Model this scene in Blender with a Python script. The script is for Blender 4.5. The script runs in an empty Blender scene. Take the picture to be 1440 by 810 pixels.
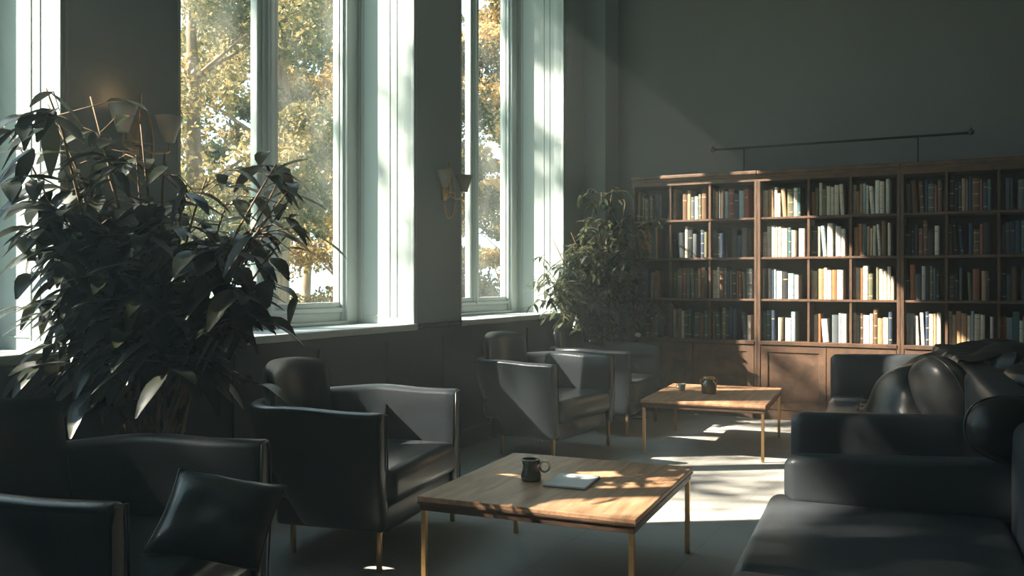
import bpy, bmesh, math, random
import numpy as np
from mathutils import Vector, Matrix, Euler, noise
PI = math.pi
R = random.Random(7)
scn = bpy.context.scene
COL = scn.collection

# ------------------------------------------------------------------ helpers
def tag(o, label=None, cat=None, group=None, kind=None):
    if label: o['label'] = label
    if cat: o['category'] = cat
    if group: o['group'] = group
    if kind: o['kind'] = kind
    return o

def empty(name, loc=(0, 0, 0), rz=0.0):
    o = bpy.data.objects.new(name, None); COL.objects.link(o)
    o.location = loc; o.rotation_euler = (0, 0, rz); o.empty_display_size = 0.1
    return o

def copy_tree(o, parent=None):
    c = o.copy(); COL.objects.link(c)
    if parent: c.parent = parent
    for ch in list(o.children): copy_tree(ch, c)
    return c

class MB:
    """collects shapes of ONE part"""
    def __init__(s): s.v = []; s.f = []; s.m = []; s.sm = []
    def add(s, vs, fs, m=0, smooth=False):
        b = len(s.v); s.v += [tuple(p) for p in vs]
        for f in fs: s.f.append(tuple(b + i for i in f)); s.m.append(m); s.sm.append(smooth)
    def box(s, x0, x1, y0, y1, z0, z1, m=0, mat=None):
        vs = [Vector((x, y, z)) for x in (x0, x1) for y in (y0, y1) for z in (z0, z1)]
        if mat: vs = [mat @ p for p in vs]
        s.add(vs, [(0,1,3,2),(4,6,7,5),(0,4,5,1),(2,3,7,6),(0,2,6,4),(1,5,7,3)], m)
    def rbox(s, x0, x1, y0, y1, z0, z1, r=0.01, seg=3, m=0, mat=None, smooth=True):
        bm = bmesh.new(); bmesh.ops.create_cube(bm, size=1)
        for p in bm.verts:
            p.co = Vector(((x0+x1)/2 + p.co.x*(x1-x0), (y0+y1)/2 + p.co.y*(y1-y0), (z0+z1)/2 + p.co.z*(z1-z0)))
        r = min(r, 0.49*min(x1-x0, y1-y0, z1-z0))
        bmesh.ops.bevel(bm, geom=bm.edges[:], offset=r, segments=seg, profile=0.5, affect='EDGES')
        if mat: bmesh.ops.transform(bm, matrix=mat, verts=bm.verts)
        bm.verts.index_update()
        s.add([p.co for p in bm.verts], [[q.index for q in f.verts] for f in bm.faces], m, smooth)
        bm.free()
    def tube(s, pts, rad, n=8, m=0, caps=True, smooth=True):
        pts = [Vector(p) for p in pts]
        rs = rad if isinstance(rad, (list, tuple)) else [rad]*len(pts)
        vs = []; fs = []; u = None
        for i, p in enumerate(pts):
            a = pts[max(i-1, 0)]; b = pts[min(i+1, len(pts)-1)]
            t = (b-a).normalized()
            if u is None:
                u = t.cross(Vector((0, 0, 1)))
                if u.length < 1e-3: u = t.cross(Vector((1, 0, 0)))
            u = (u - t*u.dot(t)).normalized(); w = t.cross(u)
            for k in range(n):
                an = 2*PI*k/n; vs.append(p + (u*math.cos(an) + w*math.sin(an))*rs[i])
        for i in range(len(pts)-1):
            for k in range(n):
                fs.append((i*n+k, i*n+(k+1) % n, (i+1)*n+(k+1) % n, (i+1)*n+k))
        if caps:
            fs.append(tuple(reversed(range(n)))); fs.append(tuple((len(pts)-1)*n+k for k in range(n)))
        s.add(vs, fs, m, smooth)
    def loop_tube(s, pts, rad, n=8, m=0, flat=1.0):
        pts = [Vector(p) for p in pts]; N = len(pts); vs = []; fs = []
        nrm = (pts[1]-pts[0]).cross(pts[N//3]-pts[0]).normalized()
        for i, p in enumerate(pts):
            t = (pts[(i+1) % N]-pts[i-1]).normalized(); w = t.cross(nrm).normalized()
            for k in range(n):
                an = 2*PI*k/n; vs.append(p + nrm*math.cos(an)*rad*flat + w*math.sin(an)*rad)
        for i in range(N):
            for k in range(n):
                j = (i+1) % N; fs.append((i*n+k, i*n+(k+1) % n, j*n+(k+1) % n, j*n+k))
        s.add(vs, fs, m, True)
    def lathe(s, prof, n=24, m=0, c=(0, 0, 0), smooth=True):
        vs = []; fs = []
        for (r, z) in prof:
            for k in range(n):
                a = 2*PI*k/n; vs.append((c[0]+r*math.cos(a), c[1]+r*math.sin(a), c[2]+z))
        for i in range(len(prof)-1):
            for k in range(n):
                fs.append((i*n+k, i*n+(k+1) % n, (i+1)*n+(k+1) % n, (i+1)*n+k))
        fs.append(tuple(reversed(range(n)))); fs.append(tuple((len(prof)-1)*n+k for k in range(n)))
        s.add(vs, fs, m, smooth)
    def build(s, name, mats, parent=None, auto=True):
        me = bpy.data.meshes.new(name); me.from_pydata(s.v, [], s.f); me.update()
        if not isinstance(mats, (list, tuple)): mats = [mats]
        for q in mats: me.materials.append(q)
        me.polygons.foreach_set('material_index', s.m)
        me.polygons.foreach_set('use_smooth', s.sm)
        o = bpy.data.objects.new(name, me); COL.objects.link(o)
        if parent: o.parent = parent
        return o

# ------------------------------------------------------------------ materials
def nodes(name):
    m = bpy.data.materials.new(name); m.use_nodes = True
    nt = m.node_tree; b = nt.nodes['Principled BSDF']
    return m, nt, b

def simple(name, col, rough=0.6, metal=0.0, var=0.12, scale=8.0, bump=0.0, bscale=80.0, coat=0.0, spec=0.5, stretch=None):
    m, nt, b = nodes(name); N = nt.nodes; L = nt.links
    tc = N.new('ShaderNodeTexCoord'); mp = N.new('ShaderNodeMapping'); L.new(tc.outputs['Object'], mp.inputs[0])
    if stretch: mp.inputs['Scale'].default_value = stretch
    tx = N.new('ShaderNodeTexNoise'); tx.inputs['Scale'].default_value = scale; tx.inputs['Detail'].default_value = 4
    L.new(mp.outputs[0], tx.inputs['Vector'])
    cr = N.new('ShaderNodeValToRGB')
    a = [max(0, c*(1-var)) for c in col]; d = [min(1, c*(1+var)) for c in col]
    cr.color_ramp.elements[0].position = 0.3; cr.color_ramp.elements[1].position = 0.7
    cr.color_ramp.elements[0].color = (*a, 1); cr.color_ramp.elements[1].color = (*d, 1)
    L.new(tx.outputs['Fac'], cr.inputs[0]); L.new(cr.outputs[0], b.inputs['Base Color'])
    b.inputs['Roughness'].default_value = rough; b.inputs['Metallic'].default_value = metal
    b.inputs['Coat Weight'].default_value = coat; b.inputs['Specular IOR Level'].default_value = spec
    if bump > 0:
        t2 = N.new('ShaderNodeTexNoise'); t2.inputs['Scale'].default_value = bscale; t2.inputs['Detail'].default_value = 3
        L.new(mp.outputs[0], t2.inputs['Vector'])
        bp = N.new('ShaderNodeBump'); bp.inputs['Strength'].default_value = bump; bp.inputs['Distance'].default_value = 0.01
        L.new(t2.outputs['Fac'], bp.inputs['Height']); L.new(bp.outputs[0], b.inputs['Normal'])
    return m

def wood(name, c1, c2, rough=0.4, sc=(1, 14, 14), scale=3.0, coat=0.0):
    m, nt, b = nodes(name); N = nt.nodes; L = nt.links
    tc = N.new('ShaderNodeTexCoord'); mp = N.new('ShaderNodeMapping'); mp.inputs['Scale'].default_value = sc
    L.new(tc.outputs['Object'], mp.inputs[0])
    n1 = N.new('ShaderNodeTexNoise'); n1.inputs['Scale'].default_value = scale; n1.inputs['Detail'].default_value = 6; n1.inputs['Distortion'].default_value = 0.6
    n2 = N.new('ShaderNodeTexNoise'); n2.inputs['Scale'].default_value = scale*6; n2.inputs['Detail'].default_value = 3
    L.new(mp.outputs[0], n1.inputs['Vector']); L.new(mp.outputs[0], n2.inputs['Vector'])
    mx = N.new('ShaderNodeMath'); mx.operation = 'MULTIPLY_ADD'; mx.inputs[1].default_value = 0.35
    L.new(n2.outputs['Fac'], mx.inputs[0]); L.new(n1.outputs['Fac'], mx.inputs[2])
    cr = N.new('ShaderNodeValToRGB'); cr.color_ramp.elements[0].position = 0.48; cr.color_ramp.elements[1].position = 0.88
    cr.color_ramp.elements[0].color = (*c1, 1); cr.color_ramp.elements[1].color = (*c2, 1)
    L.new(mx.outputs[0], cr.inputs[0]); L.new(cr.outputs[0], b.inputs['Base Color'])
    b.inputs['Roughness'].default_value = rough; b.inputs['Coat Weight'].default_value = coat
    b.inputs['Coat Roughness'].default_value = 0.25
    bp = N.new('ShaderNodeBump'); bp.inputs['Strength'].default_value = 0.08; bp.inputs['Distance'].default_value = 0.004
    L.new(n2.outputs['Fac'], bp.inputs['Height']); L.new(bp.outputs[0], b.inputs['Normal'])
    return m

M = {}
M['wall'] = simple('sage_plaster', (0.23, 0.285, 0.29), 0.75, var=0.05, scale=2, bump=0.05, bscale=60)
M['backwall'] = simple('olive_grey_plaster', (0.18, 0.184, 0.192), 0.8, var=0.05, scale=2, bump=0.05, bscale=60)
M['dado'] = simple('charcoal_panelling', (0.009, 0.010, 0.011), 0.6, spec=0.25, var=0.1, scale=3)
M['paint'] = simple('pale_sage_joinery', (0.42, 0.47, 0.46), 0.4, var=0.03, scale=3)
M['ceil'] = simple('ceiling_paint', (0.22, 0.22, 0.21), 0.9, var=0.04)
M['leather'] = simple('black_blue_leather', (0.016, 0.0195, 0.023), 0.28, spec=0.5, var=0.15, scale=5, bump=0.12, bscale=140)
M['leather2'] = simple('worn_dark_leather', (0.026, 0.032, 0.034), 0.28, spec=0.5, var=0.25, scale=4, bump=0.1, bscale=90)
M['sofa'] = simple('sofa_black_leather', (0.055, 0.062, 0.070), 0.36, var=0.15, scale=5, bump=0.12, bscale=140, spec=0.35)  # paler copy of the chair leather, lifting the blacks of the unlit sofas
M['satin'] = simple('dark_satin_throw', (0.030, 0.030, 0.028), 0.28, spec=0.3, var=0.2, scale=6, bump=0.05, bscale=60)
M['cushion'] = simple('charcoal_cushion_cloth', (0.026, 0.027, 0.027), 0.34, spec=0.25, var=0.2, scale=5, bump=0.05, bscale=120)
M['brass'] = simple('aged_brass', (0.62, 0.40, 0.18), 0.32, metal=1.0, var=0.15, scale=20)
M['darkmetal'] = simple('black_iron', (0.03, 0.034, 0.04), 0.45, metal=0.6, var=0.1)
M['tabletop'] = wood('oak_table_veneer', (0.34, 0.175, 0.09), (0.62, 0.37, 0.22), 0.4, sc=(12, 1.2, 12), scale=2.4)
M['tableedge'] = wood('dark_walnut_edge', (0.05, 0.028, 0.018), (0.11, 0.06, 0.035), 0.4, sc=(3, 3, 20))
M['walnut'] = wood('walnut_shelving', (0.065, 0.036, 0.023), (0.17, 0.095, 0.057), 0.5, sc=(1.5, 6, 1.5), scale=4)
M['walnutv'] = wood('walnut_uprights', (0.06, 0.033, 0.021), (0.15, 0.085, 0.05), 0.5, sc=(8, 8, 1.0), scale=4)
M['caseback'] = simple('bookcase_back_board', (0.045, 0.030, 0.022), 0.7, var=0.15)
M['pages'] = simple('paper_pages', (0.62, 0.55, 0.44), 0.85, var=0.1, scale=60, stretch=(1, 1, 20))
M['paper'] = simple('white_paper', (0.80, 0.80, 0.78), 0.6, var=0.01)
M['notecover'] = simple('grey_cover_board', (0.15, 0.16, 0.15), 0.6)
M['glaze'] = simple('olive_ceramic_glaze', (0.075, 0.08, 0.06), 0.12, var=0.35, scale=18, coat=0.6)
M['glazepale'] = simple('pale_ceramic', (0.55, 0.56, 0.50), 0.25, var=0.1, coat=0.4)
M['tea'] = simple('milky_drink', (0.40, 0.44, 0.38), 0.2, var=0.1)
M['amber'] = simple('amber_glass_jar', (0.20, 0.13, 0.06), 0.1, var=0.4, scale=20, coat=0.8)
M['soil'] = simple('potting_soil', (0.03, 0.022, 0.015), 0.95, var=0.3, scale=40)
M['pot'] = simple('dark_stoneware_pot', (0.04, 0.04, 0.04), 0.5, var=0.15)
M['bark'] = simple('plant_stem_bark', (0.16, 0.10, 0.05), 0.8, var=0.3, scale=20)
M['treebark'] = simple('tree_bark', (0.22, 0.14, 0.085), 0.9, var=0.4, scale=6, bump=0.8, bscale=12, stretch=(3, 3, 0.6))
M['shade'] = None

# floor: pale stone-grey carpet tiles
m, nt, b = nodes('carpet_tiles'); N = nt.nodes; L = nt.links
tc = N.new('ShaderNodeTexCoord')
n1 = N.new('ShaderNodeTexNoise'); n1.inputs['Scale'].default_value = 260; n1.inputs['Detail'].default_value = 2
n2 = N.new('ShaderNodeTexNoise'); n2.inputs['Scale'].default_value = 2.5; n2.inputs['Detail'].default_value = 4
bk = N.new('ShaderNodeTexBrick'); bk.offset = 0; bk.inputs['Scale'].default_value = 1.0; bk.inputs['Mortar Size'].default_value = 0.004
bk.inputs['Brick Width'].default_value = 0.6; bk.inputs['Row Height'].default_value = 0.6
bk.inputs['Color1'].default_value = (0.47, 0.45, 0.415, 1); bk.inputs['Color2'].default_value = (0.435, 0.42, 0.39, 1); bk.inputs['Mortar'].default_value = (0.38, 0.365, 0.34, 1)
for t in (n1, n2, bk): L.new(tc.outputs['Object'], t.inputs['Vector'])
mm = N.new('ShaderNodeMath'); mm.operation = 'MULTIPLY_ADD'; mm.inputs[1].default_value = 0.55; mm.inputs[2].default_value = 0.5
L.new(n1.outputs['Fac'], mm.inputs[0])
m2 = N.new('ShaderNodeMath'); m2.operation = 'MULTIPLY_ADD'; m2.inputs[1].default_value = 0.35
L.new(n2.outputs['Fac'], m2.inputs[0]); L.new(mm.outputs[0], m2.inputs[2])
mix = N.new('ShaderNodeMix'); mix.data_type = 'RGBA'; mix.blend_type = 'MULTIPLY'; mix.inputs['Factor'].default_value = 1
L.new(bk.outputs['Color'], mix.inputs['A']); L.new(m2.outputs[0], mix.inputs['B'])
L.new(mix.outputs['Result'], b.inputs['Base Color']); b.inputs['Roughness'].default_value = 0.95; b.inputs['Specular IOR Level'].default_value = 0.1
bp = N.new('ShaderNodeBump'); bp.inputs['Strength'].default_value = 0.5; bp.inputs['Distance'].default_value = 0.003
L.new(n1.outputs['Fac'], bp.inputs['Height']); L.new(bp.outputs[0], b.inputs['Normal'])
M['floor'] = m

# window glass: clear pane with faint reflection and a film of dust
m, nt, b = nodes('dusty_window_glass'); N = nt.nodes; L = nt.links
out = [q for q in N if q.type == 'OUTPUT_MATERIAL'][0]; N.remove(b)
tr = N.new('ShaderNodeBsdfTransparent'); gl = N.new('ShaderNodeBsdfGlossy'); gl.inputs['Roughness'].default_value = 0.03
df = N.new('ShaderNodeBsdfTranslucent'); df.inputs['Color'].default_value = (0.8, 0.85, 0.8, 1)
tr.inputs['Color'].default_value = (0.94, 0.96, 0.95, 1)
lw = N.new('ShaderNodeLayerWeight'); lw.inputs['Blend'].default_value = 0.015
mx1 = N.new('ShaderNodeMixShader'); L.new(lw.outputs['Fresnel'], mx1.inputs[0]); L.new(tr.outputs[0], mx1.inputs[1]); L.new(gl.outputs[0], mx1.inputs[2])
tcg = N.new('ShaderNodeTexCoord'); ng = N.new('ShaderNodeTexNoise'); ng.inputs['Scale'].default_value = 1.3; ng.inputs['Detail'].default_value = 3
L.new(tcg.outputs['Object'], ng.inputs['Vector'])
rg = N.new('ShaderNodeMapRange'); rg.inputs['From Min'].default_value = 0.35; rg.inputs['From Max'].default_value = 0.75; rg.inputs['To Min'].default_value = 0.003; rg.inputs['To Max'].default_value = 0.035
L.new(ng.outputs['Fac'], rg.inputs['Value'])
mx2 = N.new('ShaderNodeMixShader'); L.new(rg.outputs[0], mx2.inputs[0]); L.new(mx1.outputs[0], mx2.inputs[1]); L.new(df.outputs[0], mx2.inputs[2])
L.new(mx2.outputs[0], out.inputs['Surface']); M['glass'] = m

def leafmat(name, cols, trans=0.4, rough=0.5, scale=0.6):
    m, nt, b = nodes(name); N = nt.nodes; L = nt.links
    out = [q for q in N if q.type == 'OUTPUT_MATERIAL'][0]
    tc = N.new('ShaderNodeTexCoord'); t = N.new('ShaderNodeTexNoise'); t.inputs['Scale'].default_value = scale; t.inputs['Detail'].default_value = 6; t.inputs['Roughness'].default_value = 0.75
    L.new(tc.outputs['Object'], t.inputs['Vector'])
    cr = N.new('ShaderNodeValToRGB'); e = cr.color_ramp.elements
    e[0].position = 0.36; e[0].color = (*cols[0], 1); e[1].position = 0.66; e[1].color = (*cols[-1], 1)
    for i, c in enumerate(cols[1:-1]):
        q = e.new(0.36 + 0.30*(i+1)/(len(cols)-1)); q.color = (*c, 1)
    L.new(t.outputs['Fac'], cr.inputs[0]); L.new(cr.outputs[0], b.inputs['Base Color']); b.inputs['Roughness'].default_value = rough
    tl = N.new('ShaderNodeBsdfTranslucent'); L.new(cr.outputs[0], tl.inputs['Color'])
    mx = N.new('ShaderNodeMixShader'); mx.inputs[0].default_value = trans
    L.new(b.outputs[0], mx.inputs[1]); L.new(tl.outputs[0], mx.inputs[2]); L.new(mx.outputs[0], out.inputs['Surface'])
    return m
M['leaf'] = leafmat('glossy_dark_leaf', [(0.010, 0.014, 0.009), (0.016, 0.022, 0.011), (0.035, 0.036, 0.014)], 0.15, 0.38, 3)
M['leafslim'] = leafmat('slim_green_leaf', [(0.04, 0.06, 0.03), (0.07, 0.085, 0.045), (0.15, 0.16, 0.09)], 0.3, 0.2, 3)
M['tree_gold'] = leafmat('golden_autumn_leaves', [(0.06, 0.07, 0.02), (0.28, 0.19, 0.06), (0.62, 0.42, 0.15), (0.88, 0.68, 0.36)], 0.5, 0.5, 0.9)
M['tree_olive'] = leafmat('olive_turning_leaves', [(0.04, 0.05, 0.02), (0.10, 0.105, 0.035), (0.30, 0.21, 0.08), (0.80, 0.60, 0.30)], 0.45, 0.5, 0.8)
M['tree_green'] = leafmat('deep_green_leaves', [(0.02, 0.03, 0.012), (0.045, 0.055, 0.02), (0.10, 0.10, 0.03)], 0.4, 0.5, 0.8)
M['lawn'] = simple('mown_lawn', (0.16, 0.22, 0.11), 0.95, var=0.35, scale=1.2)
M['hedge'] = leafmat('brown_undergrowth', [(0.03, 0.03, 0.015), (0.07, 0.055, 0.03), (0.14, 0.10, 0.05)], 0.3, 0.6, 2)
m, nt, b = nodes('frosted_glass_shade'); b.inputs['Base Color'].default_value = (0.75, 0.72, 0.66, 1); b.inputs['Roughness'].default_value = 0.35
b.inputs['Transmission Weight'].default_value = 0.35; M['shade'] = m
M['shade_unlit'] = simple('unlit_shade_darkened', (0.34, 0.30, 0.23), 0.6, var=0.1)  # same lamp shades as the lit sconce, colour darkened to look unlit
m, nt, b = nodes('warm_lamp_bulb'); b.inputs['Base Color'].default_value = (0.9, 0.8, 0.6, 1); b.inputs['Emission Color'].default_value = (1.0, 0.55, 0.22, 1); b.inputs['Emission Strength'].default_value = 1.2; M['bulb_on'] = m
M['bulb_off'] = simple('opal_bulb', (0.7, 0.68, 0.62), 0.3, var=0.02)

# ------------------------------------------------------------------ room
WX = -3.6; OX = -4.14; HEAD = 4.6; CEIL = 4.9; SILL = 0.98; BACK = 9.0; RIGHT = 3.4; FRONT = -2.2
def struct(mb, name, mats, parent=None):
    o = mb.build(name, mats, parent)
    if not parent: o['kind'] = 'structure'
    return o
fb = MB(); fb.box(-3.6, RIGHT, FRONT, BACK, -0.12, 0); struct(fb, 'floor', M['floor'])
cb = MB(); cb.box(-4.4, RIGHT, FRONT, BACK, CEIL, CEIL+0.15); struct(cb, 'ceiling', M['ceil'])
# window wall (left): openings  (near inner, far inner, near outer)
WINS = [(0.49, 2.65, 0.007), (3.30, 5.46, 2.817), (6.12, 8.10, 5.637)]
w = MB()
OUT = -4.26
def prism(mb, poly, z0, z1, m=0):
    n = len(poly)
    vs = [(x, y, z0) for x, y in poly] + [(x, y, z1) for x, y in poly]
    fs = [tuple(reversed(range(n))), tuple(range(n, 2*n))] + [(i, (i+1) % n, n+(i+1) % n, n+i) for i in range(n)]
    mb.add(vs, fs, m)
w.box(OUT, WX, FRONT, BACK+0.2, -0.4, SILL-0.03)         # below the sills
w.box(OUT, WX, FRONT, BACK+0.2, HEAD, CEIL)              # above the heads
edges = [(FRONT, None)] 
prevfar = FRONT
for i, (a, bb, no) in enumerate(WINS):
    # pier between previous far face and this near (splayed) face
    pf = FRONT if i == 0 else WINS[i-1][1]
    prism(w, [(WX, pf), (WX, a), (OUT, no), (OUT, pf)], SILL-0.03, HEAD)
prism(w, [(WX, 8.10), (WX, BACK+0.2), (OUT, BACK+0.2), (OUT, 8.10)], SILL-0.03, HEAD)
struct(w, 'wall_left', M['wall'])
b_ = MB(); b_.box(-3.6, RIGHT+0.2, BACK, BACK+0.2, -0.1, CEIL); struct(b_, 'wall_back', M['backwall'])
b_ = MB(); b_.box(RIGHT, RIGHT+0.2, FRONT, BACK, -0.1, CEIL); struct(b_, 'wall_right', M['backwall'])
b_ = MB(); b_.box(-4.42, RIGHT+0.2, FRONT-0.2, FRONT, -0.1, CEIL); struct(b_, 'wall_front', M['backwall'])
b_ = MB(); b_.box(-3.6, -3.36, 8.62, BACK, 0.0, CEIL); b_.box(-3.6,-3.345, 8.605, BACK, 0.0, 0.12); struct(b_, 'trim_1', M['wall'])   # corner pilaster
# dado panelling below the sills, with stiles and rails, and cap trim on the piers
d = MB(); d.box(-3.598, -3.585, FRONT, 8.62, 0, 0.945)
y = FRONT + 0.1
while y < 8.5:
    d.rbox(-3.590, -3.572, y, min(y+0.07, 8.6), 0.14, 0.90, 0.004, 1, smooth=False); y += 0.72
d.box(-3.590, -3.572, FRONT, 8.62, 0.88, 0.945)
struct(d, 'trim_2', M['dado'])
b_ = MB(); b_.box(-3.585, -3.565, FRONT, 8.60, 0, 0.14); b_.rbox(-3.585, -3.555, FRONT, 8.60, 0.125, 0.145, 0.005, 2); struct(b_, 'baseboard_left', M['dado'])
for i, (ya, yb) in enumerate([(FRONT, 0.44), (2.70, 3.25), (5.51, 6.07), (8.15, 8.62)]):
    b_ = MB(); b_.rbox(-3.599, -3.570, ya, yb, 0.948, 0.985, 0.006, 2); struct(b_, 'trim_%d' % (i+3), M['dado'])
b_ = MB(); b_.rbox(-3.36, RIGHT, 8.985, 9.0, 0, 0.14, 0.004, 2); struct(b_, 'baseboard_back', M['dado'])

# windows: frame, mullion, sashes with panes, far reveal panelling, sill
def window(idx, near_i, far_i, near_o, mull0, mull1):
    root = empty('window_%d' % idx, (0, 0, 0)); root['kind'] = 'structure'
    x0, x1 = OX-0.10, OX           # frame depth
    nn = near_i + (near_o-near_i)*(OX-0.05-WX)/(OUT-WX)             # inner face of splayed near jamb at frame plane, approx
    zb, zt = SILL, HEAD
    f = MB()
    gy0, gy1 = nn+0.09, far_i-0.16
    f.rbox(x0, x1, nn-0.05, gy0-0.05, zb, zt, 0.006, 2); f.rbox(x0, x1, gy1+0.05, far_i, zb, zt, 0.006, 2)
    f.rbox(x0, x1-0.002, gy0-0.06, gy1+0.06, zb, zb+0.11, 0.006, 2); f.rbox(x0, x1-0.002, gy0-0.06, gy1+0.06, zt-0.10, zt, 0.006, 2)
    # stepped beads on the room side
    f.rbox(x1-0.01, x1+0.05, far_i-0.135, far_i, zb, zt, 0.010, 2); f.rbox(x1-0.01, x1+0.02, far_i-0.15, far_i-0.02, zb, zt, 0.006, 2)
    f.rbox(x1-0.01, x1+0.015, gy0-0.06, gy1+0.06, zb+0.09, zb+0.125, 0.006, 2)
    f.build('window_frame', M['paint'], root)
    mc = MB(); c0, c1 = mull0+0.05, mull1-0.05
    mc.rbox(x0, x1+0.006, c0, c1, zb+0.1, zt-0.09, 0.01, 2); mc.rbox(x1, x1+0.022, (c0+c1)/2-0.018, (c0+c1)/2+0.018, zb+0.1, zt-0.09, 0.01, 3)
    mc.build('mullion', M['paint'], root)
    for (a, c) in ((gy0-0.05, c0), (c1, gy1+0.05)):
        s_ = MB(); t = 0.045; X0, X1 = x0+0.03, x1-0.008; Z0, Z1 = zb+0.11, zt-0.10
        s_.rbox(X0, X1, a, a+t, Z0, Z1, 0.008, 2); s_.rbox(X0, X1, c-t, c, Z0, Z1, 0.008, 2)
        s_.rbox(X0, X1-0.001, a+t-0.01, c-t+0.01, Z0, Z0+t+0.01, 0.008, 2); s_.rbox(X0, X1-0.001, a+t-0.01, c-t+0.01, Z1-t, Z1, 0.008, 2)
        so = s_.build('sash', M['paint'], root)
        g = MB(); g.box(x0+0.062, x0+0.068, a+t-0.01, c-t+0.01, Z0+t-0.005, Z1-t+0.01)
        g.build('glass_pane', M['glass'], so)
    # reveal panelling on the far jamb (faces the camera) with raised mouldings
    r = MB(); Y = far_i
    r.box(OX-0.12, WX+0.004, Y-0.012, Y+0.002, SILL, HEAD)
    for (xa, xb) in ((-4.068, -4.060), (-4.040, -4.032), (-3.806, -3.798), (-3.742, -3.736)):
        r.rbox(xa, xb, Y-0.0165, Y-0.010, SILL+0.05, HEAD-0.05, 0.005, 2)
    r.rbox(-4.04, -3.80, Y-0.0165, Y-0.010, SILL+0.06, SILL+0.068, 0.003, 2)
    r.rbox(-3.69, WX+0.012, Y-0.017, Y+0.001, SILL, HEAD, 0.004, 2)
    r.rbox(WX-0.006, WX+0.02, Y-0.028, Y+0.01, SILL, HEAD, 0.004, 2)
    r.build('reveal_panel', M['paint'], root)
    n = MB(); vs = [(WX+0.004, near_i, SILL), (WX+0.004, near_i, HEAD), (OX-0.1, near_o+0.01, HEAD), (OX-0.1, near_o+0.01, SILL)]
    yn = near_i; ydir = (near_o-near_i)/(OUT-WX)
    xa = OX-0.1; ya = near_i + ydir*(xa-WX)
    prism(n, [(WX+0.004, near_i-0.002), (WX+0.004, near_i+0.012), (xa, ya+0.014), (xa, ya)], SILL, HEAD)
    n.build('reveal_panel', M['paint'], root)
    s_ = MB()
    prism(s_, [(WX+0.002, near_i), (WX+0.002, far_i), (OX-0.1, far_i), (OX-0.1, ya)], SILL-0.03, SILL+0.004)
    s_.rbox(WX-0.03, WX+0.035, near_i-0.03, far_i+0.012, SILL-0.035, SILL+0.012, 0.010, 3)
    s_.rbox(OX-0.005, OX+0.05, ya+0.1, far_i-0.02, SILL+0.004, SILL+0.03, 0.01, 3)
    s_.build('window_sill', M['paint'], root)
window(1, *WINS[0], 1.64, 1.83)
window(2, *WINS[1], 4.45, 4.66)
window(3, *WINS[2], 7.235, 7.40)

# ------------------------------------------------------------------ bookcases
BF = 8.65; BB = 8.985
SH = [1.90, 1.525, 1.13, 0.735]; TOP = 2.34
UN = [(-3.08, -1.835, [-2.69, -2.294]), (-1.835, -0.59, [-1.373, -1.007]), (-0.59, 0.655, [-0.226, 0.174])]
cl = ['walnut bookcase section beside the corner plant, behind the far coffee table',
      'walnut bookcase section in the middle, its books caught by sunlight',
      'walnut bookcase section at the right, above the draped sofa']
for ui, (xa, xb, dv) in enumerate(UN):
    root = empty('bookcase', ((xa+xb)/2, BF, 0)); tag(root, cl[ui], 'bookcase', 'built-in walnut bookcase sections')
    ox = (xa+xb)/2
    def B(): return MB()
    for s in (0, 1):
        q = B(); X = (xa-ox, xa-ox+0.03) if s == 0 else (xb-ox-0.03, xb-ox)
        q.box(X[0]+0.001, X[1]-0.001, 0, BB-BF, 0.0, TOP-0.1); q.rbox(X[0]-0.0+0.001, X[1]-0.001, -0.012, 0.004, 0.1, TOP-0.1, 0.004, 2, smooth=False)
        q.build('side_panel', M['walnutv'], root)
    q = B(); q.box(xa-ox+0.03, xb-ox-0.03, BB-BF-0.015, BB-BF, 0.08, TOP-0.06); q.build('back_panel', M['caseback'], root)
    q = B(); q.box(xa-ox+0.001, xb-ox-0.001, -0.012, BB-BF, TOP-0.10, TOP-0.03); q.rbox(xa-ox+0.001, xb-ox-0.001, -0.05, BB-BF, TOP-0.035, TOP, 0.008, 2, smooth=False)
    q.rbox(xa-ox+0.001, xb-ox-0.001, -0.03, 0.01, TOP-0.06, TOP-0.03, 0.008, 2, smooth=False); q.build('cornice', M['walnut'], root)
    for z in SH:
        q = B(); dz = 0.022 if z > 0.8 else 0.035
        q.rbox(xa-ox+0.03, xb-ox-0.03, -0.004 if z > 0.8 else -0.02, BB-BF-0.015, z-dz, z, 0.003, 1, smooth=False); q.build('shelf', M['walnut'], root)
    for x in dv:
        q = B()
        for i, z in enumerate(SH):
            zt = (SH[i-1]-0.022) if i else TOP-0.10
            q.box(x-ox-0.010, x-ox+0.010, 0.004, BB-BF-0.015, z, zt)
        q.build('divider', M['walnutv'], root)
    q = B(); q.box(xa-ox+0.03, xb-ox-0.03, 0.0, 0.02, 0.0, 0.09); q.build('plinth', M['walnut'], root)
    nx = [xa+0.03] + dv + [xb-0.03]
    W = (xb-xa-0.06)/2
    for k in range(2):
        a = xa-ox+0.03+k*W+0.003; c = a+W-0.006
        q = B(); q.box(a+0.06, c-0.06, 0.002, 0.012, 0.15, 0.64)
        for (u0, u1, z0, z1) in ((a, a+0.065, 0.095, 0.695), (c-0.065, c, 0.095, 0.695), (a+0.06, c-0.06, 0.095, 0.16), (a+0.06, c-0.06, 0.63, 0.695)):
            q.rbox(u0, u1, -0.008, 0.014, z0, z1, 0.003, 1, smooth=False)
        q.build('cabinet_door', M['walnut'], root)

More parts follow.
